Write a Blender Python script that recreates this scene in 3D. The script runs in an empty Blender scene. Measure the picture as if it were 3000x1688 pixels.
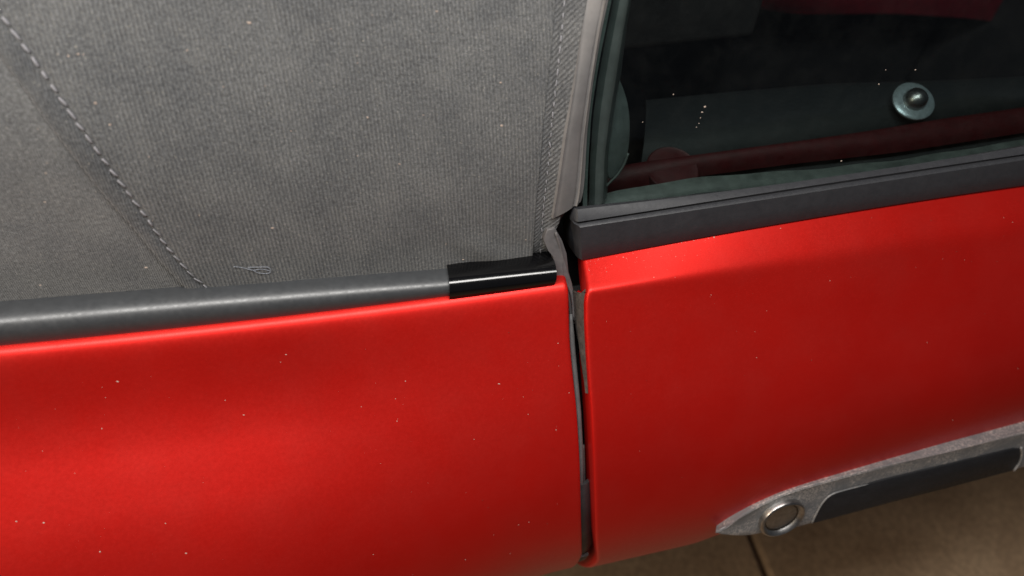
import bpy, math, random
import numpy as np
from mathutils import Vector, Matrix

random.seed(7)
rng = np.random.default_rng(11)
scn = bpy.context.scene
COL = scn.collection

# ------------------------------------------------------------------ camera
# world: X = towards the front of the car, Y = into the car, Z = up, metres; origin at the top of the door gap
FPX, CX, CY = 2150.0, 1500.0, 844.0
_x = np.array([.97, .16, .18]); _x /= np.linalg.norm(_x)
_zf = -math.sin(math.radians(50))
_n = _x[:2]; _nn = np.linalg.norm(_n); _nh = _n/_nn
_pr = -_x[2]*_zf/_nn
_zz = _nh*_pr + np.array([-_nh[1], _nh[0]])*math.sqrt(1-_zf*_zf-_pr*_pr)
_z = np.array([_zz[0], _zz[1], _zf])
_y = np.cross(_z*[1, 1, -1], _x*[1, 1, -1])*[1, 1, -1]
_M = np.array([_x, _y, _z])
RT, UP, FW = _M[:, 0], _M[:, 1], _M[:, 2]
CAM = -(RT*(200/FPX)+UP*(44/FPX)+FW)*.47
cd = bpy.data.cameras.new('camera')
cam = bpy.data.objects.new('camera', cd)
COL.objects.link(cam)
cam.matrix_world = Matrix(((RT[0], UP[0], -FW[0], CAM[0]), (RT[1], UP[1], -FW[1], CAM[1]),
                           (RT[2], UP[2], -FW[2], CAM[2]), (0, 0, 0, 1)))
cd.sensor_width = 36
cd.lens = FPX/3000*36
cd.clip_start = .01
cd.clip_end = 50
cd.dof.use_dof = True
cd.dof.focus_distance = .475
cd.dof.aperture_fstop = 5.0
scn.camera = cam

# ------------------------------------------------------------------ light
w = bpy.data.worlds.new('World'); scn.world = w; w.use_nodes = True
w.node_tree.nodes['Background'].inputs[0].default_value = (.80, .86, 1, 1)
w.node_tree.nodes['Background'].inputs[1].default_value = .05
def lamp(name, loc, target, size, power, color):
    ld = bpy.data.lights.new(name, 'AREA'); ld.shape = 'RECTANGLE'; ld.size, ld.size_y = size; ld.energy = power; ld.color = color
    o = bpy.data.objects.new(name, ld); COL.objects.link(o)
    o.location = loc
    o.rotation_euler = (Vector(target)-Vector(loc)).to_track_quat('-Z', 'Y').to_euler()
    return o
lamp('overhead_tube_lamp', (-.17, -.20, .80), (-.17, 0, 0), (.95, .18), 11.8, (1, .97, .93))
lamp('ground_fill', (-2.1, -.55, .9), (0, .1, -.6), (.35, .35), 21, (1, .83, .62))  # added fill, no known source: lifts the paving and the rear panel
vs = scn.view_settings
vs.view_transform = 'Standard'; vs.look = 'None'; vs.exposure = 0; vs.gamma = 1

# ------------------------------------------------------------------ helpers
def ray(u, v): return RT*((u-CX)/FPX)+UP*((CY-v)/FPX)+FW
def on_y(u, v, y):
    d = ray(u, v); return CAM+d*((y-CAM[1])/d[1])
def on_z(u, v, z):
    d = ray(u, v); return CAM+d*((z-CAM[2])/d[2])
def on_plane(u, v, p, n):
    d = ray(u, v); p = np.asarray(p, float); n = np.asarray(n, float)
    return CAM+d*(np.dot(p-CAM, n)/np.dot(d, n))
def proj(P):
    q = np.asarray(P, float)-CAM; f = q@FW
    return CX+FPX*(q@RT)/f, CY-FPX*(q@UP)/f
def unit(v):
    v = np.asarray(v, float); return v/np.linalg.norm(v)
def resample(pts, n):
    pts = np.asarray(pts, float)
    d = np.r_[0, np.cumsum(np.linalg.norm(np.diff(pts, axis=0), axis=1))]
    t = np.linspace(0, d[-1], n)
    return np.stack([np.interp(t, d, pts[:, k]) for k in range(pts.shape[1])], 1)
def smooth(pts, n, it=3):
    """resampled and rounded polyline, ends kept"""
    p = resample(pts, n)
    for _ in range(it):
        q = p.copy(); q[1:-1] = (p[:-2]+2*p[1:-1]+p[2:])/4; p = q
    return p
def sstep(a, b, x):
    t = np.clip((np.asarray(x, float)-a)/(b-a), 0, 1); return t*t*(3-2*t)

def link(name, me, mat, parent=None, smoothed=True):
    me.materials.append(mat)
    if smoothed:
        me.polygons.foreach_set('use_smooth', [True]*len(me.polygons))
    o = bpy.data.objects.new(name, me); COL.objects.link(o)
    if parent is not None:
        o.parent = parent
        if parent.type == 'EMPTY': o.location = -parent.location
    return o
def mesh_of(name, verts, faces, uvs=None):
    me = bpy.data.meshes.new(name)
    me.from_pydata([tuple(map(float, v)) for v in verts], [], faces)
    if uvs is not None:
        l = me.uv_layers.new(name='UVMap')
        idx = np.empty(len(me.loops), int); me.loops.foreach_get('vertex_index', idx)
        l.data.foreach_set('uv', np.asarray(uvs, float)[idx].ravel())
    me.update()
    return me
def gnormals(G):
    a = np.gradient(G, axis=0); b = np.gradient(G, axis=1)
    n = np.cross(a, b); n /= np.linalg.norm(n, axis=2, keepdims=True)+1e-12
    return n
def shell(name, G, mat, parent, th, uv=None, flip=False, sharp=None):
    """grid of points G[i,j] given a thickness th behind the side that faces outwards"""
    n, m = G.shape[:2]
    N = gnormals(G)
    ref = np.array([0, -1, .6])
    if (N.reshape(-1, 3)@ref).mean() < 0: N = -N; rev = True
    else: rev = False
    if flip: N = -N; rev = not rev
    B = G-N*th
    V = np.concatenate([G.reshape(-1, 3), B.reshape(-1, 3)])
    fs = []
    o = n*m
    def q(a, b, c, d): fs.append((a, d, c, b) if rev else (a, b, c, d))
    for i in range(n-1):
        for j in range(m-1):
            a = i*m+j
            q(a, a+m, a+m+1, a+1)
            q(o+a, o+a+1, o+a+m+1, o+a+m)
    for i in range(n-1):
        a = i*m; q(a, o+a, o+a+m, a+m)
        a = i*m+m-1; q(a, a+m, o+a+m, o+a)
    for j in range(m-1):
        a = j; q(a, a+1, o+a+1, o+a)
        a = (n-1)*m+j; q(a, o+a, o+a+1, a+1)
    if uv is not None: uv = np.concatenate([uv.reshape(-1, 2)]*2)
    me = mesh_of(name, V, fs, uv)
    ob = link(name, me, mat, parent)
    me.set_sharp_from_angle(angle=math.radians(sharp or 40))
    return ob
def tube(name, pts, rad, mat, parent, k=10, flat=None):
    """swept round section; rad may vary along the path; flat = (normal, factor) squashes it"""
    pts = np.asarray(pts, float); n = len(pts)
    rad = np.full(n, rad) if np.isscalar(rad) else np.asarray(rad)
    T = np.gradient(pts, axis=0); T /= np.linalg.norm(T, axis=1, keepdims=True)
    ref = np.array([.3, -.7, .64])
    V = []; fs = []
    for i in range(n):
        a = unit(np.cross(T[i], ref)); b = np.cross(T[i], a)
        for j in range(k):
            c = 2*math.pi*j/k
            V.append(pts[i]+rad[i]*(a*math.cos(c)+b*math.sin(c)*(flat or 1)))
    for i in range(n-1):
        for j in range(k):
            fs.append((i*k+j, i*k+(j+1) % k, (i+1)*k+(j+1) % k, (i+1)*k+j))
    fs.append(tuple(range(k))[::-1]); fs.append(tuple((n-1)*k+j for j in range(k)))
    return link(name, mesh_of(name, V, fs), mat, parent)
def slab(name, outline, depth, mat, parent, bevel=0, inward=None):
    """closed 3-D outline extruded by vector depth; front rim bevelled"""
    P = np.asarray(outline, float); n = len(P); d = np.asarray(depth, float)
    c = P.mean(0)
    rings = [P+d, P]
    if bevel:
        du = unit(d)
        inn = np.array([unit(c-p) for p in P])
        rings = [P+d, P+du*bevel, P+du*bevel*.3+inn*bevel*.3, P+inn*bevel]
    V = np.concatenate(rings+[c[None]+(0 if not bevel else 0)]); k = len(rings)
    fs = []
    for r in range(k-1):
        for i in range(n):
            j = (i+1) % n
            fs.append((r*n+i, r*n+j, (r+1)*n+j, (r+1)*n+i))
    fs.append(tuple(range(n))[::-1])
    fs.append(tuple((k-1)*n+i for i in range(n)))
    me = mesh_of(name, V[:-1], fs)
    o = link(name, me, mat, parent)
    me.set_sharp_from_angle(angle=math.radians(50))
    return o
def lathe(name, prof, centre, axis, mat, parent, k=40):
    """prof: (radius, height along axis) pairs"""
    ax = unit(axis); a = unit(np.cross(ax, [0, 0, 1.])) if abs(ax[2]) < .95 else np.array([1., 0, 0])
    b = np.cross(ax, a); c = np.asarray(centre, float)
    V = []; fs = []
    for r, h in prof:
        for j in range(k):
            t = 2*math.pi*j/k
            V.append(c+ax*h+(a*math.cos(t)+b*math.sin(t))*max(r, 1e-5))
    for i in range(len(prof)-1):
        for j in range(k):
            fs.append((i*k+j, i*k+(j+1) % k, (i+1)*k+(j+1) % k, (i+1)*k+j))
    fs.append(tuple(range(k))[::-1]); fs.append(tuple((len(prof)-1)*k+j for j in range(k)))
    me = mesh_of(name, V, fs)
    o = link(name, me, mat, parent)
    me.set_sharp_from_angle(angle=math.radians(35))
    return o

# ------------------------------------------------------------------ materials
class NT:
    def __init__(s, name):
        s.m = bpy.data.materials.new(name); s.m.use_nodes = True
        s.t = s.m.node_tree; s.b = s.t.nodes['Principled BSDF']; s.out = s.t.nodes['Material Output']
    def n(s, typ, **kw):
        nd = s.t.nodes.new(typ)
        for k, v in kw.items():
            if k in nd.inputs: nd.inputs[k].default_value = v
            else: setattr(nd, k, v)
        return nd
    def l(s, a, b): s.t.links.new(a, b)
    def noise(s, co, scale, detail=3, rough=.5, dist=0):
        nd = s.n('ShaderNodeTexNoise'); s.l(co, nd.inputs['Vector'])
        nd.inputs['Scale'].default_value = scale; nd.inputs['Detail'].default_value = detail
        nd.inputs['Roughness'].default_value = rough; nd.inputs['Distortion'].default_value = dist
        return nd.outputs['Fac']
    def ramp(s, fac, stops):
        r = s.n('ShaderNodeValToRGB'); e = r.color_ramp.elements
        while len(e) < len(stops): e.new(.5)
        for k, (p, c) in enumerate(stops):
            e[k].position = p; e[k].color = c if len(c) == 4 else (*c, 1)
        s.l(fac, r.inputs[0]); return r.outputs[0]
    def mix(s, fac, a, b, mode='MIX'):
        m = s.n('ShaderNodeMix'); m.data_type = 'RGBA'; m.blend_type = mode
        for sock, v in ((m.inputs[0], fac), (m.inputs[6], a), (m.inputs[7], b)):
            if hasattr(v, 'links') or hasattr(v, 'is_linked'): s.l(v, sock)
            else: sock.default_value = v if not isinstance(v, tuple) else (*v, 1)
        return m.outputs[2]
    def math(s, op, a, b):
        m = s.n('ShaderNodeMath'); m.operation = op
        for sock, v in ((m.inputs[0], a), (m.inputs[1], b)):
            if hasattr(v, 'is_linked'): s.l(v, sock)
            else: sock.default_value = v
        return m.outputs[0]
    def bump(s, h, strength, dist, base=None):
        b = s.n('ShaderNodeBump'); b.inputs['Strength'].default_value = strength; b.inputs['Distance'].default_value = dist
        s.l(h, b.inputs['Height'])
        if base is not None: s.l(base, b.inputs['Normal'])
        s.l(b.outputs[0], s.b.inputs['Normal']); return b.outputs[0]
    def co(s, which='Object'):
        return s.n('ShaderNodeTexCoord').outputs[which]
    def set(s, **kw):
        for k, v in kw.items():
            k = k.replace('_', ' ')
            if hasattr(v, 'is_linked'): s.l(v, s.b.inputs[k])
            else: s.b.inputs[k].default_value = (*v, 1) if isinstance(v, tuple) else v
        return s

def mat_simple(name, col, rough, metal=0, var=.25, scale=120, bump=.0, spec=.5, dust=0, dustcol=(.32, .29, .26)):
    t = NT(name); co = t.co()
    f = t.noise(co, scale, 4, .6)
    c = t.ramp(f, [(.25, tuple(x*(1-var) for x in col)), (.75, tuple(x*(1+var) for x in col))])
    if dust:
        d = t.noise(co, 45, 5, .65)
        d2 = t.ramp(d, [(.42, (0, 0, 0)), (.75, (dust,)*3)])
        c = t.mix(d2, c, dustcol)
        sp = t.ramp(t.noise(co, 900, 1), [(.74, (0, 0, 0)), (.80, (.8, .8, .8))])
        c = t.mix(t.math('MULTIPLY', sp, dust*1.5), c, dustcol)
    r = t.ramp(t.noise(co, scale*2.3, 3), [(.3, (rough*.85,)*3), (.7, (min(1, rough*1.15),)*3)])
    t.set(Base_Color=c, Roughness=r, Metallic=metal)
    t.b.inputs['Specular IOR Level'].default_value = spec
    if bump: t.bump(t.noise(co, scale*5, 4, .6), bump, .0006)
    return t.m

def mat_paint():
    t = NT('red_paint'); co = t.co()
    big = t.noise(co, 9, 4, .55)
    c = t.ramp(big, [(.3, (.57, .0108, .0068)), (.7, (.64, .0130, .0082))])
    dust = t.ramp(t.noise(co, 1300, 2, .6), [(.62, (0, 0, 0)), (.80, (.05, .05, .05))])
    c = t.mix(dust, c, (.55, .30, .25))
    film = t.ramp(t.noise(co, 28, 5, .6), [(.4, (0, 0, 0)), (.8, (.02,)*3)])
    c = t.mix(film, c, (.5, .33, .28))
    r = t.ramp(t.noise(co, 420, 3, .6), [(.3, (.40,)*3), (.75, (.47,)*3)])
    t.set(Base_Color=c, Roughness=r, Metallic=.60, Coat_Weight=.10, Coat_Roughness=.24)
    t.b.inputs['Specular IOR Level'].default_value = .3
    t.bump(t.noise(co, 500, 2, .5), .035, .0004)
    return t.m

def mat_fabric(name, twill=0.0, base=(.098, .100, .103), rib=475.):
    t = NT(name); uv = t.co('UV'); co = t.co()
    mp = t.n('ShaderNodeMapping'); mp.inputs['Rotation'].default_value = (0, 0, twill); t.l(uv, mp.inputs[0])
    wob = t.n('ShaderNodeTexNoise'); wob.inputs['Scale'].default_value = 160; wob.inputs['Detail'].default_value = 2
    t.l(uv, wob.inputs['Vector'])
    add = t.n('ShaderNodeVectorMath', operation='MULTIPLY_ADD')
    t.l(wob.outputs['Color'], add.inputs[0]); add.inputs[1].default_value = (.0009, .0009, 0); t.l(mp.outputs[0], add.inputs[2])
    sep = t.n('ShaderNodeSeparateXYZ'); t.l(add.outputs[0], sep.inputs[0])
    ribs = t.math('ADD', t.math('MULTIPLY', t.math('SINE', t.math('MULTIPLY', sep.outputs[0], 2*math.pi*rib), 0), .5), .5)
    weft = t.math('ADD', t.math('MULTIPLY', t.math('SINE', t.math('MULTIPLY', sep.outputs[1], 2*math.pi*rib*1.15), 0), .5), .5)
    mot = t.noise(uv, 560, 3, .68)
    mot2 = t.noise(uv, 26, 4, .6)
    speck = t.noise(uv, 650, 3, .8)
    c = t.ramp(mot, [(.28, tuple(x*.55 for x in base)), (.5, base), (.74, tuple(x*1.6 for x in base))])
    c2 = t.ramp(mot2, [(.3, (.78, .79, .81)), (.7, (1.22, 1.21, 1.19))])
    c = t.mix(1.0, c, c2, 'MULTIPLY')
    rc = t.ramp(ribs, [(0, (.74, .74, .74)), (1, (1.16, 1.16, 1.16))])
    worn = t.ramp(t.noise(uv, 38, 4, .65), [(.36, (.15, .15, .15)), (.62, (1, 1, 1))])
    c = t.mix(worn, c, t.mix(1.0, c, rc, 'MULTIPLY'))
    grain = t.ramp(t.noise(uv, 1500, 2, .8), [(.30, (.55, .55, .55)), (.5, (1, 1, 1)), (.70, (1.55, 1.53, 1.5))])
    c = t.mix(1.0, c, grain, 'MULTIPLY')
    film = t.ramp(t.noise(uv, 75, 5, .7), [(.45, (0, 0, 0)), (.78, (.30, .30, .30))])
    c = t.mix(film, c, (.19, .185, .178))
    fl = t.ramp(speck, [(.60, (0, 0, 0)), (.70, (.7, .7, .7))])
    c = t.mix(fl, c, (.34, .32, .28))
    t.set(Base_Color=c, Roughness=.92, Sheen_Weight=.25, Sheen_Roughness=.5)
    t.b.inputs['Specular IOR Level'].default_value = .15
    h = t.math('ADD', t.math('MULTIPLY', ribs, .7), t.math('ADD', t.math('MULTIPLY', weft, .07), t.math('MULTIPLY', mot, 1.0)))
    t.bump(h, .6, .0007)
    return t.m

def mat_glass():
    t = NT('tinted_glass')
    t.t.nodes.remove(t.b)
    tr = t.n('ShaderNodeBsdfTransparent'); tr.inputs[0].default_value = (.70, .745, .74, 1)
    gl = t.n('ShaderNodeBsdfGlossy'); gl.inputs['Roughness'].default_value = .02; gl.inputs[0].default_value = (1, 1, 1, 1)
    lw = t.n('ShaderNodeLayerWeight'); lw.inputs[0].default_value = .5
    fr = t.math('ADD', t.math('MULTIPLY', t.math('POWER', lw.outputs['Facing'], 5.0), .9), .035)
    mx = t.n('ShaderNodeMixShader'); t.l(fr, mx.inputs[0]); t.l(tr.outputs[0], mx.inputs[1]); t.l(gl.outputs[0], mx.inputs[2])
    co = t.co()
    df = t.n('ShaderNodeBsdfDiffuse'); df.inputs[0].default_value = (.45, .45, .42, 1)
    dm = t.ramp(t.noise(co, 60, 6, .7), [(.45, (0, 0, 0)), (.9, (.008, .008, .008))])
    mx2 = t.n('ShaderNodeMixShader'); t.l(dm, mx2.inputs[0]); t.l(mx.outputs[0], mx2.inputs[1]); t.l(df.outputs[0], mx2.inputs[2])
    t.l(mx2.outputs[0], t.out.inputs[0])
    return t.m

M_paint = mat_paint()
M_fab = mat_fabric('ribbed_roof_cloth')
M_fab2 = mat_fabric('rear_roof_cloth', base=(.124, .125, .127), rib=900)
M_tape = mat_fabric('twill_edge_cloth', twill=math.radians(52), base=(.100, .101, .103), rib=430)
M_thread = mat_simple('pale_thread', (.26, .255, .275), .8, bump=.3, scale=600)
M_trim = mat_simple('grey_satin_moulding', (.041, .044, .048), .42, bump=.02, scale=160, var=.12, dust=.02, spec=.9)
M_gloss = mat_simple('gloss_black_plastic', (.003, .003, .0035), .14, scale=200, var=.1, spec=.6)
M_rubber = mat_simple('black_rubber_trim', (.026, .027, .031), .48, bump=.08, scale=150, var=.12, dust=.04, dustcol=(.14, .13, .14))
M_grey = mat_simple('weathered_grey_rubber', (.150, .144, .143), .65, bump=.12, scale=110, var=.15, dust=.15)
M_lip = mat_simple('mauve_grey_rubber_lip', (.105, .098, .099), .55, bump=.1, scale=200, var=.2)
M_sealdk = mat_simple('dark_rubber_seal', (.035, .038, .040), .5, bump=.2, scale=200, dust=.25)
M_dirty = mat_simple('dusty_flange', (.060, .053, .046), .85, bump=.5, scale=260, var=.5)
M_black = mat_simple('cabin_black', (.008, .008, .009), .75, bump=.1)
M_card = mat_simple('charcoal_door_card', (.017, .018, .019), .62, bump=.25, scale=300)
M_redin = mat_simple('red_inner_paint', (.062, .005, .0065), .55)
M_green = mat_simple('pale_rubber_seal', (.105, .118, .110), .5, bump=.2, scale=90, var=.45)
M_steel = mat_simple('zinc_metal', (.40, .46, .49), .34, metal=.55, scale=300, bump=.05)
M_chrome = mat_simple('worn_bright_metal', (.42, .41, .40), .36, metal=1, scale=260, bump=.06)
M_redcab = mat_simple('dark_red_cabin', (.11, .004, .010), .5, bump=.2)
M_dust = mat_simple('dust_and_dots', (.40, .32, .27), .9)
M_insert = mat_simple('dark_handle_insert', (.011, .011, .013), .5, bump=.2, scale=200, dust=.06, dustcol=(.09, .085, .09))
M_glass = mat_glass()
def mat_handle():
    t = NT('worn_grey_handle'); co = t.co()
    f = t.noise(co, 600, 5, .8)
    g = t.noise(co, 60, 3, .6)
    m = t.math('MULTIPLY', t.ramp(f, [(.47, (0, 0, 0)), (.60, (1, 1, 1))]), t.ramp(g, [(.38, (0, 0, 0)), (.62, (1, 1, 1))]))
    c = t.mix(m, (.19, .193, .20), (.58, .52, .485))
    t.set(Base_Color=c, Roughness=.48, Metallic=.25)
    t.bump(f, .35, .0008)
    return t.m
M_handle = mat_handle()
def mat_slab():
    t = NT('brown_paving'); co = t.co()
    c = t.ramp(t.noise(co, 7, 6, .65), [(.3, (.33, .22, .130)), (.7, (.51, .36, .225))])
    c2 = t.ramp(t.noise(co, 90, 5, .7), [(.3, (.7, .7, .7)), (.7, (1.25, 1.25, 1.25))])
    t.set(Base_Color=t.mix(1.0, c, c2, 'MULTIPLY'), Roughness=.9)
    t.bump(t.noise(co, 160, 5, .7), .6, .004)
    return t.m
M_slab = mat_slab()
M_mortar = mat_simple('dark_joint', (.22, .16, .105), .95, bump=.5)

# ------------------------------------------------------------------ ground
ZG = -.86
gnd = link('ground', mesh_of('ground', [(-6, -6, ZG-.012), (6, -6, ZG-.012), (6, 6, ZG-.012), (-6, 6, ZG-.012)], [(0, 1, 2, 3)]), M_mortar)
gnd['kind'] = 'structure'; gnd['label'] = 'brown paved ground below the car door'; gnd['category'] = 'ground'
g0, g1 = on_z(2205, 1575, ZG), on_z(2252, 1688, ZG)
gd = unit(g1-g0)[:2]; gp = np.array([-gd[1], gd[0]])
SL = .80
def slab_mesh():
    h, b = SL/2-.004, .006
    V = []
    for (k, z) in ((h, -.03), (h, -b), (h-b, 0)):
        V += [(-k, -k, z), (k, -k, z), (k, k, z), (-k, k, z)]
    fs = [(8, 9, 10, 11)]
    for r in (0, 4):
        for i in range(4): fs.append((r+i, r+(i+1) % 4, r+4+(i+1) % 4, r+4+i))
    return mesh_of('paving_slab', V, fs)
sm = slab_mesh(); sm.materials.append(M_slab)
ang = math.atan2(gd[1], gd[0])
for i in range(-4, 4):
    for j in range(-4, 4):
        c = g0[:2]+gd*((i+.5)*SL-.3)+gp*((j+.5)*SL)
        o = bpy.data.objects.new('paving_slab', sm); COL.objects.link(o)
        o.parent = gnd
        o.location = (c[0], c[1], ZG+random.uniform(-.002, .002))
        o.rotation_euler = (random.uniform(-.004, .004), random.uniform(-.004, .004), ang)

# ------------------------------------------------------------------ the car
car = bpy.data.objects.new('convertible_car', None); COL.objects.link(car)
car.location = (0, .5, ZG)
car['label'] = 'red convertible car with grey fabric soft top, seen close at the door gap'
car['category'] = 'car'

# --- rear quarter panel: side profile integrated from the elevation of its normal
tb = [(0, 1025), (290, 998), (580, 960), (1000, 920), (1200, 893), (1330, 874), (1650, 830)]
_b = np.array([on_y(u, v, 0) for u, v in tb])
ZB = np.polyfit(_b[:, 0], _b[:, 2], 2)
def zb(x): return np.polyval(ZB, np.maximum(x, -.42))-.0058
S_D = np.array([-.014, -.009, -.004, 0, .006, .015, .03, .05, .07, .10, .13, .17, .21, .25, .29, .36, .50])
E_D = np.array([125, 105, 75, 50, 40, 37, 38, 40, 41, 39, 33, 16, 3, -7, -18, -34, -45.])
E_H = np.array([125, 105, 75, 46, 32, 28, 32, 44, 53, 53, 45, 32, 18, 4, -10, -28, -40.])
SS = np.linspace(-.014, .50, 420)
ED, EH = np.radians(np.interp(SS, S_D, E_D)), np.radians(np.interp(SS, S_D, E_H))
for _ in range(6):
    for q in (ED, EH): q[1:-1] = (q[:-2]+2*q[1:-1]+q[2:])/4
DS = SS[1]-SS[0]
I0 = np.argmin(abs(SS))
def cum(e):
    y = -np.cumsum(np.sin(e))*DS; z = -np.cumsum(np.cos(e))*DS
    return y-y[I0], z-z[I0]
def profF(x):
    h = float(sstep(-.02, -.34, x)) if x < -.02 else 0.0
    h = float(np.clip((-.015-x)/.24, 0, 1.25)); h = h*h*(3-2*h) if h < 1 else 1
    return cum(ED*(1-h)+EH*h)
def surfF(x, s):
    y, z = profF(x)
    return np.array([x, np.interp(s, SS, y), zb(x)+np.interp(s, SS, z)])
gapF = np.array([(780, 1650), (828, 1661), (845, 1666), (860, 1667), (938, 1669), (1000, 1670), (1062, 1676), (1205, 1691), (1357, 1700), (1536, 1704), (1627, 1706), (1700, 1710), (1900, 1716)])
gapD = np.array([(700, 1700), (758, 1707), (823, 1718), (857, 1723), (885, 1718), (950, 1718), (1062, 1724), (1205, 1734), (1306, 1739), (1459, 1744), (1587, 1747), (1663, 1753), (1900, 1775)])
def solve_x(fn, gap, lo=-.09, hi=.09):
    for _ in range(40):
        m = (lo+hi)/2; u, v = proj(fn(m))
        if u < np.interp(v, gap[:, 0], gap[:, 1]): lo = m
        else: hi = m
    return (lo+hi)/2
sF = np.r_[np.linspace(-.014, .01, 14), np.linspace(.013, .46, 90)]
XE = np.array([solve_x(lambda x: surfF(x, s), gapF) for s in sF])
# past the outermost point the cut runs straight down
k_ = np.argmin(abs(sF-.235)); XE[k_:] = XE[k_]; XE -= .0020
for _ in range(4): XE[1:-1] = (XE[:-2]+2*XE[1:-1]+XE[2:])/4
aF = np.r_[0, .0015, .004, .008, np.linspace(.014, .62, 74)]
GF = np.empty((len(aF), len(sF), 3))
_cacheF = {}
for i, a in enumerate(aF):
    for j, s in enumerate(sF):
        GF[i, j] = surfF(XE[j]-a, s)
# rounded hem at the gap: the edge turns inwards
NF = gnormals(GF)
if NF[5, 40, 1] > 0: NF = -NF
hem = []
r_ = .0022
for dpt in (.012, .006):
    hem.append(GF[0]+np.array([r_, 0, 0])-NF[3]*(r_+dpt))
for an in (90, 60, 30):
    an = math.radians(an)
    hem.append(GF[0]+np.array([1, 0, 0])*r_*math.sin(an)-NF[3]*r_*(1-math.cos(an)))
GF2 = np.concatenate([np.array(hem), GF])
quarter = shell('rear_quarter_panel', GF2, M_paint, car, .0012)
quarter['label'] = 'red rear quarter panel behind the door gap'

# --- door: flat shoulder, crease, then the same side profile
DY = -.010
cre = np.array([on_y(u, v, DY) for u, v in [(1724, 856), (1980, 816), (2446, 746), (3000, 666)]])
ZC = np.polyfit(cre[:, 0], cre[:, 2], 1)
def zc(x): return np.polyval(ZC, x)
AY = .0135
lowpx = [(1709, 757), (1775, 746), (1900, 719), (1959, 709), (2218, 668), (2476, 621), (2735, 575), (3000, 543)]
_a = np.array([on_y(u, v, AY) for u, v in lowpx])
ZA = np.polyfit(_a[:, 0], _a[:, 2], 2)
def za(x): return np.polyval(ZA, min(max(x, -.05), .5))
S_P = np.array([0, .02, .08, .12, .17, .21, .25, .29, .36, .50])
E_P = np.array([32, 36, 40, 33, 16, 3, -7, -18, -34, -45.])
SP = np.linspace(0, .5, 300); DP = SP[1]-SP[0]
def profD(x):
    f = 1+.22*float(np.clip((x-.10)/.30, 0, 1.2))       # the side turns under sooner towards the front
    e = np.radians(np.interp(SP*f, S_P, E_P))
    y = -np.cumsum(np.sin(e))*DP; z = -np.cumsum(np.cos(e))*DP
    return y-y[0], z-z[0]
def colD(x):
    """dense profile column of the door at x: from under the trim, over the shoulder, down the side"""
    A = np.array([AY, za(x)]); Cc = np.array([DY, zc(x)])
    up = A+(A-Cc)*.45
    led = np.stack([np.linspace(up[0], Cc[0], 30), np.linspace(up[1], Cc[1], 30)], 1)
    y, z = profD(x)
    side = np.stack([Cc[0]+y, Cc[1]+z], 1)
    P = np.concatenate([led[:-1], side])
    P = resample(P, 420)
    L = .53/420
    it = int((.0012+.0045*np.clip(x/.35, 0, 1))**2/(L*L)*2)
    for _ in range(max(it, 2)):
        q = P.copy(); q[1:-1] = (P[:-2]+2*P[1:-1]+P[2:])/4; P = q
    return P
def surfD(x, t, cache={}):
    k = round(x, 5)
    if k not in cache: cache[k] = colD(x)
    P = cache[k]; f = t*(len(P)-1); i = min(int(f), len(P)-2); g = f-i
    yz = P[i]*(1-g)+P[i+1]*g
    return np.array([x, yz[0], yz[1]])
tD = np.r_[np.linspace(0, .14, 40), np.linspace(.147, .9, 90)]
XD = np.array([solve_x(lambda x: surfD(x, t), gapD) for t in tD])
kd = np.argmin(abs(tD-.53)); XD[kd:] = XD[kd]; XD += .0020
for _ in range(3): XD[1:-1] = (XD[:-2]+2*XD[1:-1]+XD[2:])/4
aD = np.r_[0, .0015, .004, .008, np.linspace(.015, .62, 70), np.linspace(.66, .95, 12)]
GD = np.array([[surfD(XD[j]+a, t) for j, t in enumerate(tD)] for a in aD])
ND = gnormals(GD)
if ND[5, 60, 1] > 0: ND = -ND
hem = []
for dpt in (.016, .008):
    hem.append(GD[0]+np.array([-r_, 0, 0])-ND[3]*(r_+dpt))
for an in (90, 60, 30):
    an = math.radians(an)
    hem.append(GD[0]+np.array([-1, 0, 0])*r_*math.sin(an)-ND[3]*r_*(1-math.cos(an)))
GD2 = np.concatenate([np.array(hem), GD])
door = shell('door', GD2, M_paint, car, .0012)
door['label'] = 'red door with a creased shoulder'
# dusty inner flange of the door edge, seen in the gap
fl = []
for j in range(16, 47):
    tp_ = 1-((j-16)/31)**2
    p = GD[0, j]-ND[3, j]*.0045+np.array([-.0024, 0, 0])
    q = GD[0, j]-ND[3, j]*(.007+.014*tp_)+np.array([-.0028-.0020*tp_, 0, 0])
    fl.append([p, p*.5+q*.5+np.array([-.001, 0, 0]), q])
shell('edge_flange', np.array(fl), M_dirty, door, .001)

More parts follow.
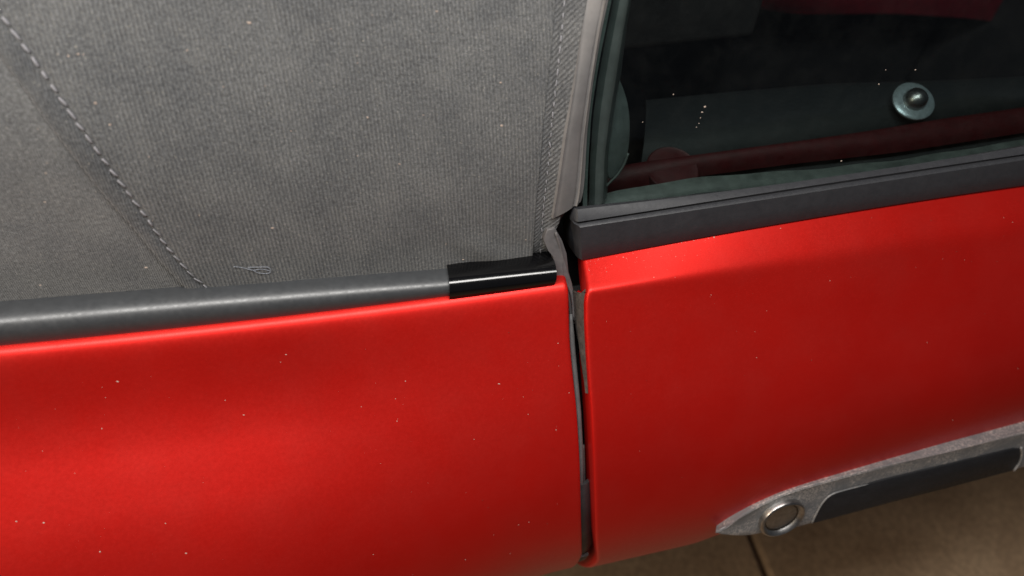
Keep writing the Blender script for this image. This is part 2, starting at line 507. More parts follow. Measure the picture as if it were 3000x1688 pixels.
# --- door belt trim (black rubber) with groove and lip
def curve_x(px, y, deg=2):
    q = np.array([on_y(u, v, y) for u, v in px]); c = np.polyfit(q[:, 0], q[:, 2], deg)
    return lambda x: np.polyval(c, x)
GY, TY = .0205, .0275
zg_ = curve_x([(1726, 652), (1959, 613), (2218, 575), (2476, 541), (2735, 497), (3000, 458)], GY)
zt_ = curve_x([(1721, 606), (1959, 585), (2218, 549), (2476, 510), (2735, 476), (3000, 427)], TY)
xl_A = on_y(1709, 757, AY)[0]; xl_G = on_y(1690, 655, GY)[0]; xl_T = on_y(1692, 612, TY)[0]
def trim_section(x):
    A = np.array([AY, za(x)]); G = np.array([GY, zg_(x)]); T = np.array([TY, zt_(x)])
    d = G-A; d /= np.linalg.norm(d); n = np.array([-d[1], d[0]])
    if n[1] < 0: n = -n
    d2 = T-G; d2 /= np.linalg.norm(d2); n2 = np.array([-d2[1], d2[0]])
    if n2[1] < 0: n2 = -n2
    pts = [A+n*-.001, A+n*.0018, A+d*.0012+n*.0026, A*.5+G*.5+n*.0030, G-d*.0016+n*.0026, G-d*.0006+n*.0016, G-n*.0012,
           G+d2*.0010+n2*.0017, G*.5+T*.5+n2*.0020, T-d2*.0008+n2*.0016, T+d2*.001-n2*.001, T+d2*.001-n2*.012]
    return np.array(pts), n
def trim_grid():
    xs = np.r_[0, .0006, .0015, .003, .007, np.linspace(.015, .62, 50), .7, .8, .95]
    rows = []
    def row(a, inn, dx):
        sec, n = trim_section(max(a, 0)+.0)
        w = np.linspace(0, 1, len(sec))
        xl = np.interp(w, [0, .5, 1], [xl_A, xl_G, xl_T])
        return np.stack([xl+a+dx, sec[:, 0]-n[0]*inn, sec[:, 1]-n[1]*inn], 1)
    for inn, dx in ((.030, -.0030), (.016, -.0030), (.006, -.0024), (.003, -.0018), (.0012, -.0008)):
        rows.append(row(0, inn, dx))
    for a in xs: rows.append(row(a, 0, 0))
    return np.array(rows)
shell('belt_trim', trim_grid(), M_rubber, car, .0010, sharp=38)['label'] = 'black rubber belt trim on the door'

# --- grey belt moulding behind the door, along the soft top
MT = .024
ttop = [(0, 885), (290, 862), (536, 844), (725, 826), (1000, 803), (1200, 789), (1312, 781)]
zm_ = curve_x(ttop, MT)
ZCL = (on_y(1614, 747, MT)[2]-zm_(-.085))/.070
def mould(x, t, off=0.0):
    x_ = max(x, -.42)
    B = np.array([.0056, zb(x_)+.0016]); T = np.array([MT, zm_(x_) if x_ < -.085 else zm_(-.085)+(x_+.085)*ZCL])
    Cn = np.array([B[0]-.0030, max(T[1], B[1])+.0060])
    p = B*(1-t)**2+Cn*2*t*(1-t)+T*t*t
    d = (Cn-B)*2*(1-t)+(T-Cn)*2*t; d /= np.linalg.norm(d); n = np.array([-d[1], d[0]])
    return p+n*off
def mould_grid(x0, x1, nx, off, t0=-.08, t1=1.08, nt=26):
    G = np.empty((nx, nt, 3))
    for i, x in enumerate(np.linspace(x0, x1, nx)):
        for j, t in enumerate(np.linspace(t0, t1, nt)):
            p = mould(x, t, off); G[i, j] = (x, p[0], p[1])
    return G
xm1 = -.017
shell('belt_moulding', mould_grid(-.62, xm1-.004, 60, 0), M_trim, car, .0015)['label'] = 'satin grey moulding between fabric roof and red panel'
# glossy black clip over the end of the moulding
xc0, xc1 = -.0835, -.0135
clip_g = mould_grid(xc0, xc1, 24, .0027, t0=.02, t1=1.04, nt=26)
sh = np.linspace(0, 1, 26)
clip_g[..., 0] += (.0026*(sh-.5))[None, :]*1.0
clip_g[-3:, :, 0] += -.0016*(2*sh[None, :]-1)**4
clip = shell('moulding_clip', clip_g, M_gloss, car, .0020)
clip['label'] = 'glossy black clip on the end of the moulding'
tp = mould(-.03, 1.06, .002)
tab = np.array([(-.030, tp[0], tp[1]), (-.0215, tp[0], tp[1]-.0005), (-.0205, tp[0]+.0035, tp[1]+.002), (-.0285, tp[0]+.0035, tp[1]+.0025)])
slab('clip_tab', tab, (0, .002, -.004), M_gloss, clip)

# ------------------------------------------------------------------ soft top
def lean(w_): return np.interp(w_, [-.02, 0, .03, .08, .16, .30, .5], [2, 4, 8, 17, 29, 42, 62])
WW = np.linspace(-.02, .42, 300); DW = WW[1]-WW[0]
_le = np.radians(lean(WW)); FYv = np.cumsum(np.sin(_le))*DW; FZv = np.cumsum(np.cos(_le))*DW
_k0 = np.argmin(abs(WW)); FYv -= FYv[_k0]; FZv -= FZv[_k0]
def fab(x, w_, off=0.0):
    x_ = min(max(x, -.42), -.01)
    e = math.radians(float(lean(w_)))
    base = zm_(min(x_, -.05))
    sag = .0016*math.sin(x*21+1.3)*math.sin(min(w_, .2)*16)   # cloth is not a perfect plane
    sag += .0012*math.exp(-((x+.055)/.03)**2)*math.sin((x*.8+w_)*150)*math.exp(-((w_-.012)/.018)**2)   # puckers by the clip
    sag += .0022*math.sin(w_*38+x*9)*sstep(-.12, -.30, x)*sstep(.02, .08, w_)
    o = off+sag
    return np.array([x, MT+.0005+np.interp(w_, WW, FYv)-o*math.cos(e), base-.001+np.interp(w_, WW, FZv)+o*math.sin(e)])
def inv(fn, u, v, p, q):
    for _ in range(30):
        P = np.array(proj(fn(p, q))); e = np.array([u, v])-P
        if abs(e).max() < .05: break
        h = 1e-4
        J = np.stack([(np.array(proj(fn(p+h, q)))-P)/h, (np.array(proj(fn(p, q+h)))-P)/h], 1)
        d = np.linalg.solve(J, e)
        d *= min(1, .03/np.abs(d).max()); p += d[0]; q += d[1]
    return p, q
def on_fab(u, v): return inv(fab, u, v, -.15, .06)
# outlines in cloth coordinates (x, w)
edge_r = np.array([on_fab(u, v) for u, v in [(1596, 722), (1604, 690), (1622, 650), (1630, 615), (1645, 522), (1664, 386), (1688, 242), (1708, 97), (1725, 0)]])
tape_l = np.array([on_fab(u, v) for u, v in [(1550, 700), (1553, 640), (1558, 580), (1563, 531), (1570, 459), (1577, 362), (1587, 266), (1597, 169), (1606, 72), (1611, 14)]])
seam = np.array([on_fab(u, v) for u, v in [(0, 36), (80, 145), (167, 268), (246, 384), (326, 493), (406, 601), (486, 714), (558, 797), (601, 833)]])
fold = np.array([on_fab(u, v) for u, v in [(0, 165), (80, 275), (165, 395), (246, 498), (304, 572), (406, 688), (471, 768), (536, 837)]])
def ext(poly, w0, w1):
    """straight continuation of a polyline (x over w) beyond both ends"""
    p = poly[np.argsort(poly[:, 1])]
    def at(w_):
        if w_ < p[0, 1]:
            k = (p[1, 0]-p[0, 0])/(p[1, 1]-p[0, 1]); return p[0, 0]+k*(w_-p[0, 1])
        if w_ > p[-1, 1]:
            k = (p[-1, 0]-p[-3, 0])/(p[-1, 1]-p[-3, 1]); return p[-1, 0]+k*(w_-p[-1, 1])
        return float(np.interp(w_, p[:, 1], p[:, 0]))
    return at
XR, XT, XS, XF = ext(edge_r, 0, 0), ext(tape_l, 0, 0), ext(seam, 0, 0), ext(fold, 0, 0)
wv = np.r_[np.linspace(-.012, .20, 90), np.linspace(.206, .36, 26)]
def cloth(name, xa, xb, na, off, mat, parent, th, edge=None):
    G = np.empty((na, len(wv), 3)); UVs = np.empty((na, len(wv), 2))
    for j, w_ in enumerate(wv):
        a, b = xa(w_), xb(w_)
        for i, f in enumerate(np.linspace(0, 1, na)):
            x = a+(b-a)*f
            o = off(f, x-a, b-x, w_) if callable(off) else off
            G[i, j] = fab(x, w_, o); UVs[i, j] = (x, w_)
    return shell(name, G, mat, parent, th, UVs)
def off_main(f, da, db, w_):
    return .0028-.0011*math.exp(-((da-.001)/.0022)**2)       # cloth pulled down by the stitches
soft = cloth('soft_top', lambda w_: XS(w_)-.0005, lambda w_: XT(w_)+.002, 150, off_main, M_fab, car, .0012)
soft['label'] = 'grey ribbed fabric soft top'
def off_hem(f, da, db, w_):
    return .0026*(1-math.exp(-da/.0012))-.0011*math.exp(-((db-.001)/.0022)**2)   # rolled fold, dips at the stitches
M_hem = mat_fabric('shaded_seam_cloth', base=(.084, .086, .090), rib=700)  # base darkened to paint the fold's shade into the cloth
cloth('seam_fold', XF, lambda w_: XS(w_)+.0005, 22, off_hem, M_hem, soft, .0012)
cloth('rear_roof_panel', lambda w_: -.62, lambda w_: XF(w_)+.010, 60, lambda f, da, db, w_: -.0004, M_fab2, soft, .0010)
def off_tape(f, da, db, w_):
    st = -.0008*math.exp(-((da-.0075)/.0018)**2)
    return (.0016*(1-math.exp(-da/.0010))+.0004*math.sin(f*9)+st)*min(1, max(0, (w_-.004)/.008))-.001*(w_ < .004)
cloth('edge_binding', XT, lambda w_: XR(w_)+.003, 26, off_tape, M_tape, soft, .0016)
# zigzag cut edge of the binding: small teeth
V = []; fs = []
wz = -.004
while wz < .17:
    x = XT(wz)
    c = fab(x-.0002, wz, .0016); a = fab(x+.0022, wz-.0012, .0024); b = fab(x+.0022, wz+.0012, .0024); t = fab(x-.0016, wz+.0005, .0017)
    dn = np.array([0, .0012, -.0002])
    k = len(V); V += [a, b, t, a+dn, b+dn, t+dn]
    fs += [(k, k+1, k+2), (k+5, k+4, k+3), (k, k+2, k+5, k+3), (k+2, k+1, k+4, k+5), (k+1, k, k+3, k+4)]
    wz += .0033
zz = link('zigzag_edge', mesh_of('zigzag_edge', V, fs), mat_simple('zigzag_cloth', (.17, .165, .16), .9, bump=.4, scale=400), soft, smoothed=False); zz['kind'] = 'stuff'
# stitches: each a short twisted thread
def stitch_mesh(L, r):
    V = []; fs = []; n = 7; k = 8
    for i in range(n):
        t = i/(n-1); rr = r*(.25+.75*math.sin(math.pi*(.08+.84*t))**.6)
        for j in range(k):
            c = 2*math.pi*j/k
            V.append(((t-.5)*L, rr*math.cos(c), rr*.7*math.sin(c)+r*.35*math.sin(math.pi*t)))
    for i in range(n-1):
        for j in range(k): fs.append((i*k+j, i*k+(j+1) % k, (i+1)*k+(j+1) % k, (i+1)*k+j))
    fs.append(tuple(range(k))[::-1]); fs.append(tuple((n-1)*k+j for j in range(k)))
    me = mesh_of('stitch', V, fs); me.materials.append(M_thread)
    me.polygons.foreach_set('use_smooth', [True]*len(me.polygons)); return me
def run_stitches(X, w0, w1, pitch, L, r, off):
    me = stitch_mesh(L, r)
    w_ = w0
    while w_ < w1:
        p0, p1 = fab(X(w_), w_, off), fab(X(w_+.001), w_+.001, off)
        t = unit(p1-p0); n = unit(np.cross(t, [1., 0, 0])); n = n if n[1] < 0 else -n
        nn = unit(n-t*np.dot(n, t)); b = np.cross(nn, t)
        a = random.uniform(-.16, .16)+.12
        t2 = t*math.cos(a)+b*math.sin(a); b2 = np.cross(nn, t2)
        o = bpy.data.objects.new('stitch', me); COL.objects.link(o); o.parent = soft
        s = random.uniform(.75, 1.15); k = random.uniform(.55, .8)+.45*min(1, w_/.17)
        Mx = Matrix(((t2[0]*s, b2[0]*k, nn[0]*k, p0[0]), (t2[1]*s, b2[1]*k, nn[1]*k, p0[1]), (t2[2]*s, b2[2]*k, nn[2]*k, p0[2]), (0, 0, 0, 1)))
        o.matrix_local = Mx
        step = pitch*np.linalg.norm([1, 0])/max(np.linalg.norm(p1-p0)/.001, 1e-6)
        w_ += step
run_stitches(lambda w_: XS(w_)+.0006, .002, .19, .0066, .0052, .00066, .0024)
run_stitches(lambda w_: XT(w_)+.0078, .006, .17, .0060, .0036, .00042, .0011)

# --- side glass
LEAN = math.radians(16)
gn = np.array([0, -math.cos(LEAN), math.sin(LEAN)])
gp0 = np.array([0, TY+.0025, zt_(.1)])
def on_glass(u, v, off=0.0): return on_plane(u, v, gp0+gn*off, gn)
gl_l = [on_glass(u, v) for u, v in [(1712, 640), (1709, 599), (1713, 480), (1721, 338), (1735, 235), (1751, 145), (1780, 0)]]
d = unit(gl_l[-1]-gl_l[-2]); gl_l.append(gl_l[-1]+d*.09)
gl_l = smooth(gl_l, 40, 2)
gdir = unit(np.array([0, math.sin(LEAN), math.cos(LEAN)]))
GG = np.array([[p+np.array([a, 0, 0]) for p in gl_l] for a in np.r_[0, .001, np.linspace(.01, .6, 30), .75, .95]])
for i in range(GG.shape[0]):        # the lower edge runs down inside the door
    x0 = GG[i, 0, 0]
    dz = (zt_(x0)-.008)-GG[i, 0, 2]
    wgt = np.linspace(1, 0, GG.shape[1])
    GG[i] += (gdir*dz/gdir[2])[None]*wgt[:, None]
glass = shell('side_window', GG, M_glass, car, .0035)
glass['label'] = 'green tinted side window glass'
# dark ground edge of the pane
eg = np.array([[p-gn*f for p in gl_l] for f in (-.0003, .0038)])
G_e = np.concatenate([(eg[0]+np.array([.0022, 0, 0]))[None], (eg[0]-np.array([.0006, 0, 0]))[None], (eg[1]-np.array([.0006, 0, 0]))[None]])
shell('pane_edge', G_e, mat_simple('dark_glass_edge', (.03, .045, .042), .25), glass, .0006)

# --- grey rubber strip between cloth and glass
ep = []
for v, uf in [(-70, 1737), (0, 1725), (97, 1708), (242, 1688), (386, 1664), (522, 1645), (600, 1633), (628, 1628)]:
    x, w_ = on_fab(uf-3, v); ep.append(fab(x, w_, .0030))
gpz = [on_glass(u, v, .0016) for u, v in [(1797, -70), (1782, 0), (1761, 97), (1737, 242), (1720, 386), (1713, 522), (1708, 570), (1702, 590)]]
ep, gpz = smooth(ep, 40, 1), smooth(gpz, 40, 1)
rows = []
for f in np.linspace(-.12, 1.0, 22):
    b_ = .0012*math.sin(math.pi*min(max(f, 0), 1))**.6 + (.0016*math.exp(-((f-.80)/.05)**2)) - (.0010*math.exp(-((f-.70)/.04)**2))
    rows.append(ep*(1-f)+gpz*f+gn*b_*1.0)
shell('window_seal', np.array(rows), M_grey, car, .0022)['label'] = 'weathered mauve grey rubber seal beside the window'

# --- seal lip beside the clip, folded into the gap
lipx = np.array([(1300, 400), (1372, 382), (1440, 500), (1482, 620), (1502, 800), (1532, 900), (1562, 1050), (1577, 1230), (1560, 1288), (1517, 1292), (1508, 1130), (1500, 1000), (1440, 930), (1385, 900), (1372, 760), (1350, 640), (1305, 590), (1265, 490)], float)/3.22+np.array([1200, 550])
P = []
for u, v in lipx:
    y = np.interp(v, [665, 740, 830, 870, 955], [.0235, .018, .0095, .003, -.010])
    P.append(on_y(u, v, y))
P = np.array(P)
slab('seal_lip', P, (-.0003, .0035, -.0006), M_lip, car, bevel=.0007)['label'] = 'folded mauve rubber seal lip at the end of the clip'
# a crease rib on the lip
rib = [on_y(u/3.22+1200, v/3.22+550, np.interp(v/3.22+550, [665, 740, 830, 870, 955], [.0230, .0170, .0085, .002, -.011])) for u, v in [(1378, 420), (1410, 520), (1440, 640), (1452, 760), (1462, 880), (1520, 960), (1545, 1080), (1552, 1250)]]
tube('seal_rib', smooth(rib, 24, 2), np.linspace(.0009, .0013, 24), M_lip, car)
# cloth tuck / dark rubber bit above the lip
tk = [on_y(u/3.22+1200, v/3.22+550, .030) for u, v in [(1375, 265), (1420, 235), (1485, 195), (1470, 230), (1425, 300), (1400, 360), (1385, 350)]]
slab('seal_end', tk, (0, .003, -.001), mat_simple('brown_grey_rubber', (.09, .075, .075), .6), car)

# --- inside of the door gap
jj = [j for j in range(len(sF)) if .010 < sF[j] < .33]
def gapline(sgn, depth, dx, js): return np.array([GF[0, j]-NF[3, j]*depth+np.array([dx, 0, 0]) for j in js])
# long grey seal along the quarter panel edge
js1 = [j for j in jj if .016 < sF[j] < .170]
gs = gapline(1, .0040, .0042, js1)-NF[3, js1]*(np.linspace(0, 1, len(js1))**4*.004)[:, None]
tube('gap_seal', gs, np.interp(np.linspace(0, 1, len(gs)), [0, .1, .75, 1], [.0010, .0020, .0017, .0006]), mat_simple('gap_rubber', (.085, .088, .088), .6, bump=.2, scale=90, var=.3), car)['label'] = 'pale rubber seal running down the door gap'
gs2 = gapline(1, .0085, .0070, [j for j in jj if .11 < sF[j] < .17])
tube('gap_seal', gs2, .0014, M_sealdk, car)
# wide dark rubber lower down
js3 = [j for j in jj if .140 < sF[j] < .27]
ga = np.array([[GF[0, j]-NF[3, j]*dp+np.array([dx, 0, 0]) for j in js3] for dx, dp in ((.001, .0050), (.004, .0040), (.0075, .0046), (.013, .0075), (.016, .012))])
shell('pillar_rubber', ga, mat_simple('gap_dark_rubber', (.030, .031, .033), .55, bump=.2, scale=70, var=.5), car, .003)
js4 = [j for j in jj if .247 < sF[j] < .272]
M_plug = mat_simple('plug_rubber', (.07, .068, .066), .6, bump=.2, scale=90)
gb = np.array([[GF[0, j]-NF[3, j]*dp+np.array([dx, 0, 0]) for j in js4] for dx, dp in ((.002, .0030), (.006, .0024), (.0105, .0030))])
shell('rubber_plug', gb, M_plug, car, .003)
# pillar behind the gap
gc = np.array([[GF[0, j]-NF[3, j]*.034+np.array([dx, 0, 0]) for j in range(6, len(sF)-6)] for dx in (-.03, .0, .02, .05)])
shell('door_pillar', gc, M_black, car, .004)
pu = np.array([[(dx, .046+dz*.28, -.02+dz) for dz in np.linspace(-.06, .055, 8)] for dx in (-.05, 0, .012, .03)])
shell('pillar_top', pu, M_black, car, .004)

# ------------------------------------------------------------------ door handle
hn = unit([0.02, -math.cos(math.radians(17)), math.sin(math.radians(17))])
pc = surfD(.20, .455)
hp0 = np.array([.2, min(surfD(.2, t)[1] for t in np.linspace(.3, .6, 40))-.0125, -.20])
def on_h(u, v, off=0.0): return on_plane(u, v, hp0+hn*off, hn)
def zpx(lst): return [(u/2.576+2000, v/2.576+1150) for u, v in lst]
top_e = zpx([(240, 1048), (330, 940), (500, 830), (700, 735), (900, 670), (1200, 590), (1500, 510), (2000, 385), (2576, 255), (3300, 95)])
ridge = zpx([(250, 1056), (330, 1020), (430, 945), (560, 862), (720, 782), (900, 722), (1200, 640), (1600, 540), (2000, 450), (2576, 305), (3300, 140)])
botm = zpx([(260, 1064), (330, 1076), (420, 1085), (520, 1083), (640, 1056), (780, 1040), (930, 1004), (1100, 955), (1600, 822), (2480, 592), (3300, 380)])
HN = 90
te = smooth([on_h(u, v, -.0075) for u, v in top_e], HN, 2)
ri = smooth([on_h(u, v, 0) for u, v in ridge], HN, 2)
bo = smooth([on_h(u, v, -.0005) for u, v in botm], HN, 2)
te[0] = bo[0] = ri[0]
kk = np.clip(np.arange(HN)/7., 0, 1)[:, None]
rows = [te-hn*.012*kk]
for f in (0, .25, .5, .75, .92): rows.append(te*(1-f)+ri*f+hn*.0016*math.sin(math.pi*f)*kk)
rows.append(ri+hn*.0002)
for f in (.08, .25, .5, .75, .92): rows.append(ri*(1-f)+bo*f-hn*(.0012*math.sin(math.pi*min(f*1.2, 1)))*kk)
rows.append(bo-hn*.0008*kk)
rows.append(bo+(np.array([0, 0, .0005])-hn*.004)*kk)
rows.append(bo+(np.array([0, 0, .006])-hn*.016)*kk)
handle = shell('door_handle', np.array(rows).transpose(1, 0, 2), M_handle, car, .0012, sharp=60)
handle['label'] = 'worn grey door handle with a lock at its pointed end'
ins = zpx([(985, 985), (1010, 930), (1050, 855), (1090, 800), (1135, 768), (1250, 738), (1500, 664), (2000, 545), (2500, 425), (2546, 430), (2552, 470), (2540, 520), (2490, 590), (2040, 712), (1600, 826), (1250, 918), (1030, 976)])
op = [on_h(u, v, .0002) for u, v in ins]
slab('grip_insert', op, hn*-.006, M_insert, handle, bevel=.0008)
rim = [on_h(u, v, .0004) for u, v in zpx([(975, 985), (1000, 930), (1042, 850), (1085, 795), (1135, 762), (1250, 730), (1400, 692)])]
tube('insert_rim', smooth(rim, 26, 2), np.linspace(.0009, .0004, 26), M_handle, handle)
rim = [on_h(u, v, .0004) for u, v in zpx([(2555, 415), (2562, 470), (2545, 530), (2500, 592)])]
tube('insert_rim', smooth(rim, 16, 2), .0010, M_handle, handle)
lc = on_h(*zpx([(742, 938)])[0], -.0006)
e1 = np.linalg.norm(on_h(*zpx([(905, 872)])[0])-lc)
R0 = e1*1.05
lathe('lock_ring', [(R0*.80, -.004), (R0*1.0, -.004), (R0*1.0, .0022), (R0*.97, .0034), (R0*.91, .0040), (R0*.85, .0034), (R0*.78, .0016), (R0*.74, .0004)], lc, hn, M_chrome, handle, 56)
lathe('lock_barrel', [(R0*.76, -.004), (R0*.76, .0010), (R0*.66, .0002), (R0*.35, -.0002), (.0001, -.0003)], lc, hn, mat_simple('dull_lock_metal', (.060, .048, .038), .28, metal=.7, scale=300, var=.5), handle, 48)
ux = unit(on_h(2400, 1480)-on_h(2300, 1506)); uz = np.cross(hn, ux)

# ------------------------------------------------------------------ inside, seen through the glass
ZI = .006
def on_i(u, v, z=ZI): return on_z(u, v, z)
def strip(name, top, bot, z0, z1, mat, parent, n=40, th=.004, bulge=.0, roll=.0):
    a = smooth([on_i(u, v, z1) for u, v in top], n, 1); b = smooth([on_i(u, v, z0) for u, v in bot], n, 1)
    G = np.array([a*f+b*(1-f)+np.array([0, 0, bulge*math.sin(math.pi*f)-roll*abs(2*f-1)**5]) for f in np.linspace(0, 1, 21)])
    return shell(name, G, mat, parent, th)
red_t = [(1690, 505), (1731, 497), (1855, 468), (2031, 448), (2321, 409), (2528, 378), (2735, 342), (3000, 305), (3400, 250)]
red_b = [(1690, 572), (1731, 564), (1881, 533), (2062, 497), (2321, 463), (2632, 430), (3000, 373), (3400, 310)]
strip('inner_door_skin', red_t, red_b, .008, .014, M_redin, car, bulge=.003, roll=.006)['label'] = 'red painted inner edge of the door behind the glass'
card_t = [(1893, 269), (2114, 248), (2425, 223), (2700, 222), (3000, 214), (3400, 190)]
card_b = [(1884, 458), (2031, 440), (2321, 402), (2528, 370), (2735, 334), (3000, 297), (3400, 240)]
card = strip('door_card', card_t, card_b, .014, .010, M_card, car, bulge=.005, roll=.012); card['label'] = 'charcoal door card behind the glass'
# dark well between the glass and the red edge
strip('door_well', red_b, [(1690, 700), (2000, 650), (2300, 600), (2700, 530), (3000, 480), (3400, 420)], -.012, -.002, M_card, car)
# pale seal lip at the foot of the glass
sl_t = zp4 = [(u/1.932+1700, v/1.932) for u, v in [(45, 1148), (130, 1098), (350, 1052), (640, 1008), (900, 985), (1300, 960), (1800, 905), (2512, 790)]]
sl_b = [(u/1.932+1700, v/1.932) for u, v in [(45, 1162), (130, 1170), (350, 1160), (640, 1100), (900, 1070), (1300, 1030), (1800, 950), (2512, 835)]]
a = smooth([on_glass(u, v, -.014) for u, v in sl_t], 50, 1); b = smooth([on_glass(u, v, -.0055) for u, v in sl_b], 50, 1)
Gs = np.array([a*f+b*(1-f)+gn*(.0018*math.sin(math.pi*f))+np.array([[0, .0005*math.sin(k*.7), 0] for k in range(50)]) for f in np.linspace(0, 1, 8)])
shell('inner_glass_seal', Gs, M_green, car, .002)['label'] = 'rubber seal at the foot of the glass'
# round cap in the red edge
cc = on_i(1969, 497, .0100)
lathe('round_cap', [(.0190, -.012), (.0190, .0010), (.0182, .0018), (.0170, .0014), (.013, .0016), (.006, .0018), (.0001, .0019)], cc, unit([0, -.25, .95]), M_redin, car, 40)['label'] = 'low round red cap on the inner door edge'
# lock knob: washer and dome on a stem
kc = on_i(2677, 296, .024)
kn = unit([-.10, -.38, .92])
R1 = np.linalg.norm(on_i(2738, 318, .024)-on_i(2618, 268, .024))/2
knob = lathe('lock_knob', [(R1*.45, -.012), (R1*.45, -.002), (R1*.93, -.002), (R1, -.0012), (R1, .0002), (R1*.90, .0012), (R1*.55, .0010)], kc, kn, M_steel, car, 48)
knob['label'] = 'round metal lock knob on the door card behind the glass'
lathe('knob_dome', [(R1*.56, .0005), (R1*.55, .003), (R1*.48, .0065), (R1*.34, .0090), (R1*.17, .0103), (.0001, .0107)], kc, kn, M_chrome, knob, 40)
# rubber column behind the rear edge of the glass
cl = smooth([on_glass(u, v, -.006) for u, v in [(1726, 600), (1728, 480), (1738, 338), (1752, 235), (1768, 145), (1797, 0), (1812, -80)]], 40, 1)
cr = smooth([on_glass(u, v, -.016) for u, v in [(1780, 560), (1783, 435), (1802, 314), (1820, 217), (1834, 97), (1849, 0), (1858, -80)]], 40, 1)
Gc = np.array([cl*(1-f)+cr*f+gn*(.008*math.sin(math.pi*min(1, f*1.0))) for f in np.linspace(0, 1, 14)])
shell('pillar_seal', Gc, mat_simple('pillar_rubber', (.085, .097, .093), .40, bump=.15, scale=60, var=.3), car, .003)['label'] = 'upright rubber pillar seal behind the glass edge'
fp = [on_glass(u/2.07+1500, v/2.07, -.013) for u, v in [(650, 470), (680, 540), (705, 620), (720, 720), (720, 830), (708, 930), (680, 1010), (640, 1065), (585, 1115), (575, 1040), (585, 900), (605, 720), (625, 600)]]
slab('seal_flap', smooth(fp+[fp[0]], 40, 2)[:-1], (0, .004, -.001), mat_simple('flap_rubber', (.13, .15, .145), .35, bump=.2, scale=80, var=.4), car, bevel=.0015)
fl2 = [on_glass(u/2.07+1500, v/2.07, -.010) for u, v in [(705, 930), (680, 1000), (640, 1062), (585, 1115), (540, 1160), (505, 1190)]]
tube('flap_lip', smooth(fl2, 20, 2), .0008, M_green, car)
# cabin: dark floor, far side panel, seat
def box(name, x0, x1, y0, y1, z0, z1, mat, parent, b=.006):
    V = [(x, y, z) for x in (x0, x1) for y in (y0, y1) for z in (z0, z1)]
    fs = [(0, 1, 3, 2), (4, 6, 7, 5), (0, 4, 5, 1), (2, 3, 7, 6), (0, 2, 6, 4), (1, 5, 7, 3)]
    o = link(name, mesh_of(name, V, fs), mat, parent, smoothed=False)
    if b:
        md = o.modifiers.new('bevel', 'BEVEL'); md.width = b; md.segments = 3
    return o
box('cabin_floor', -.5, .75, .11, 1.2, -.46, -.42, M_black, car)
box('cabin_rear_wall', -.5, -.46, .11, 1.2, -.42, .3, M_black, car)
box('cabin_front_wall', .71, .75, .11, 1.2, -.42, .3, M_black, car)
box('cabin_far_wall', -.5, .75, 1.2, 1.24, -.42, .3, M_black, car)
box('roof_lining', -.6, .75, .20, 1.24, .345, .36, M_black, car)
py = .26
pa, pb = on_y(1840, 150, py), on_y(2195, 150, py)
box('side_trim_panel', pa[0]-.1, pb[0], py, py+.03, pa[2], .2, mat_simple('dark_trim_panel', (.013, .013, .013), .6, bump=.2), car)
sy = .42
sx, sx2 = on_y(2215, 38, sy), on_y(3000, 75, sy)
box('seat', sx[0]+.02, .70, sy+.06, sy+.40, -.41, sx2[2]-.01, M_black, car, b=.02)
so = [on_y(u, v, sy) for u, v in [(2225, -200), (2200, -60), (2203, 15), (2230, 34), (2320, 43), (2600, 48), (2850, 62), (3000, 78), (3700, 130), (3700, -200)]]
slab('red_cabin_panel', so, (0, .30, 0), M_redcab, car, bevel=.012)['label'] = 'dark red panel inside the cabin'  # dark red panel along the top, lower outline dropping to the right

# ------------------------------------------------------------------ small things lying about
# lint thread on the roof cloth
lp = [(945, 1062), (985, 1070), (1020, 1078), (1060, 1074), (1100, 1082), (1085, 1095), (1045, 1088), (1015, 1076), (995, 1064), (1050, 1064), (1090, 1064), (1096, 1080)]
lpts = []
for u, v in lp:
    x, w_ = on_fab(u/1.38, v/1.38); lpts.append(fab(x, w_, .0033+.0005*math.sin(u)))
lint = tube('lint_thread', smooth(lpts, 60, 5), .00016, mat_simple('white_lint', (.30, .32, .37), .8), None, k=6)
lint['label'] = 'curled white lint thread lying on the grey roof fabric'; lint['category'] = 'thread'
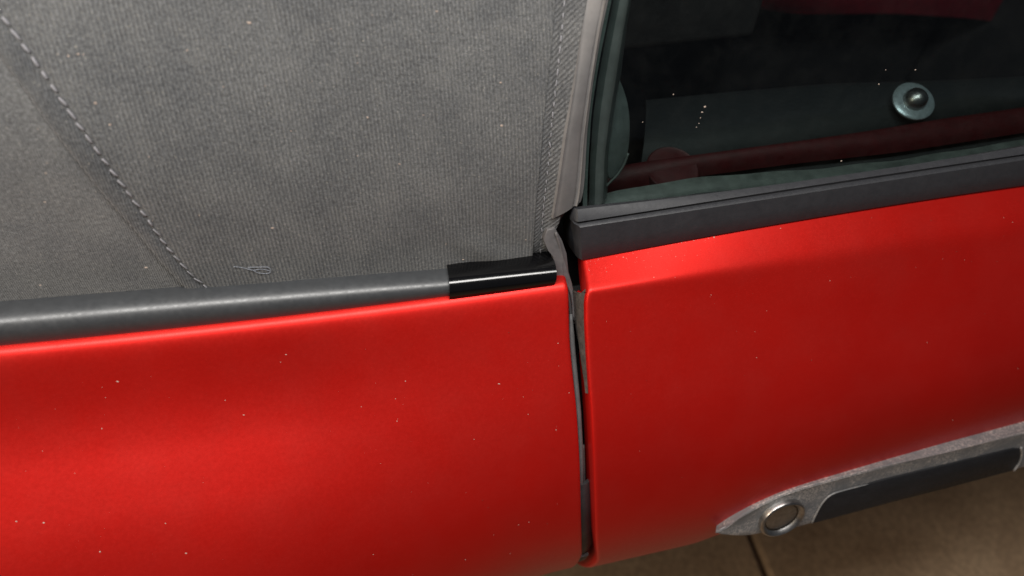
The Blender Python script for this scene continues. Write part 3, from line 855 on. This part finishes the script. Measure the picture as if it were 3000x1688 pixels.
# dust and grit on paint and cloth, pale dots on glass: tiny flattened grains
V = []; fs = []
def grain(p, n, r):
    n = unit(n); a = unit(np.cross(n, [.3, .2, .9])); b = np.cross(n, a); th = random.uniform(0, 6.28)
    k = len(V); m = 6; s1, s2 = random.uniform(.7, 1.5), random.uniform(.5, 1)
    for j in range(m):
        c = th+2*math.pi*j/m
        rr = r*random.uniform(.75, 1.2)
        V.append(np.asarray(p)+a*rr*s1*math.cos(c)+b*rr*s2*math.sin(c)-n*.00003)
    V.append(np.asarray(p)+n*r*.6)
    for j in range(m): fs.append((k+j, k+(j+1) % m, k+m))
def scatter(G, N, cnt, i0, i1, j0, j1, rmin, rmax):
    for _ in range(cnt):
        i = random.uniform(i0, i1); j = random.uniform(j0, j1); a, b = int(i), int(j); f, g = i-a, j-b
        p = (G[a, b]*(1-f)+G[a+1, b]*f)*(1-g)+(G[a, b+1]*(1-f)+G[a+1, b+1]*f)*g
        grain(p, N[a, b], rmin+(rmax-rmin)*random.random()**5)
scatter(GF, NF, 300, 1, 48, 15, 70, .00008, .00050)
scatter(GD, ND, 170, 1, 45, 10, 85, .00008, .00042)
for u, v, r in [(2065, 313, .0007), (2057, 329, .0006), (2052, 346, .0005), (2048, 362, .0004), (2040, 373, .0004), (1973, 277, .0005), (2465, 472, .0007), (2595, 205, .0004), (2575, 247, .0005), (2682, 205, .0005), (1883, 358, .0004)]:
    grain(on_glass(u, v, .0002), gn, r)  # pale dots on the pane
for u, v, r in [(345, 1118, .0011), (1462, 1125, .0011), (1188, 1117, .0009), (48, 1528, .0011), (128, 1532, .0010), (293, 1617, .0011), (545, 1621, .0008), (485, 1534, .0007), (1550, 1530, .0006), (838, 1039, .0008), (714, 1216, .0008)]:
    ok = False
    x, s = inv(surfF, u, v, -.15, .1)
    P0 = surfF(x, s); nx = unit(np.cross(surfF(x+.001, s)-P0, surfF(x, s+.001)-P0)); nx = nx if nx[1] < 0 else -nx
    grain(P0, nx, r*.62)
def surfT(x, t): return surfD(x, t)
for u, v, r in [(2791, 1231, .0009), (2092, 695, .0011), (2217, 1048, .0006), (2983, 1080, .0006), (2287, 669, .0006)]:
    x, t = inv(surfT, u, v, .2, .2)
    P0 = surfD(x, t); nx = unit(np.cross(surfD(x+.001, t)-P0, surfD(x, t+.002)-P0)); nx = nx if nx[1] < 0 else -nx
    grain(P0, nx, r*.6)
for _ in range(150):
    w_ = random.uniform(.005, .19); x = random.uniform(-.36, -.03)
    grain(fab(x, w_, .0030), (0, -.95, .3), .00012+.0007*random.random()**4)
for _ in range(100):
    x = .008+.09*random.random()**1.8
    t = .0252+.028*random.random()**2.5
    P0 = surfD(x, t); grain(P0, (0, -.45, .9), .00010+.00022*random.random()**3)
dust = link('dust_and_dots', mesh_of('dust_and_dots', V, fs), M_dust)
dust['kind'] = 'stuff'; dust['label'] = 'pale dust and grit specks on the paint and fabric, pale dots on the glass'; dust['category'] = 'dust'
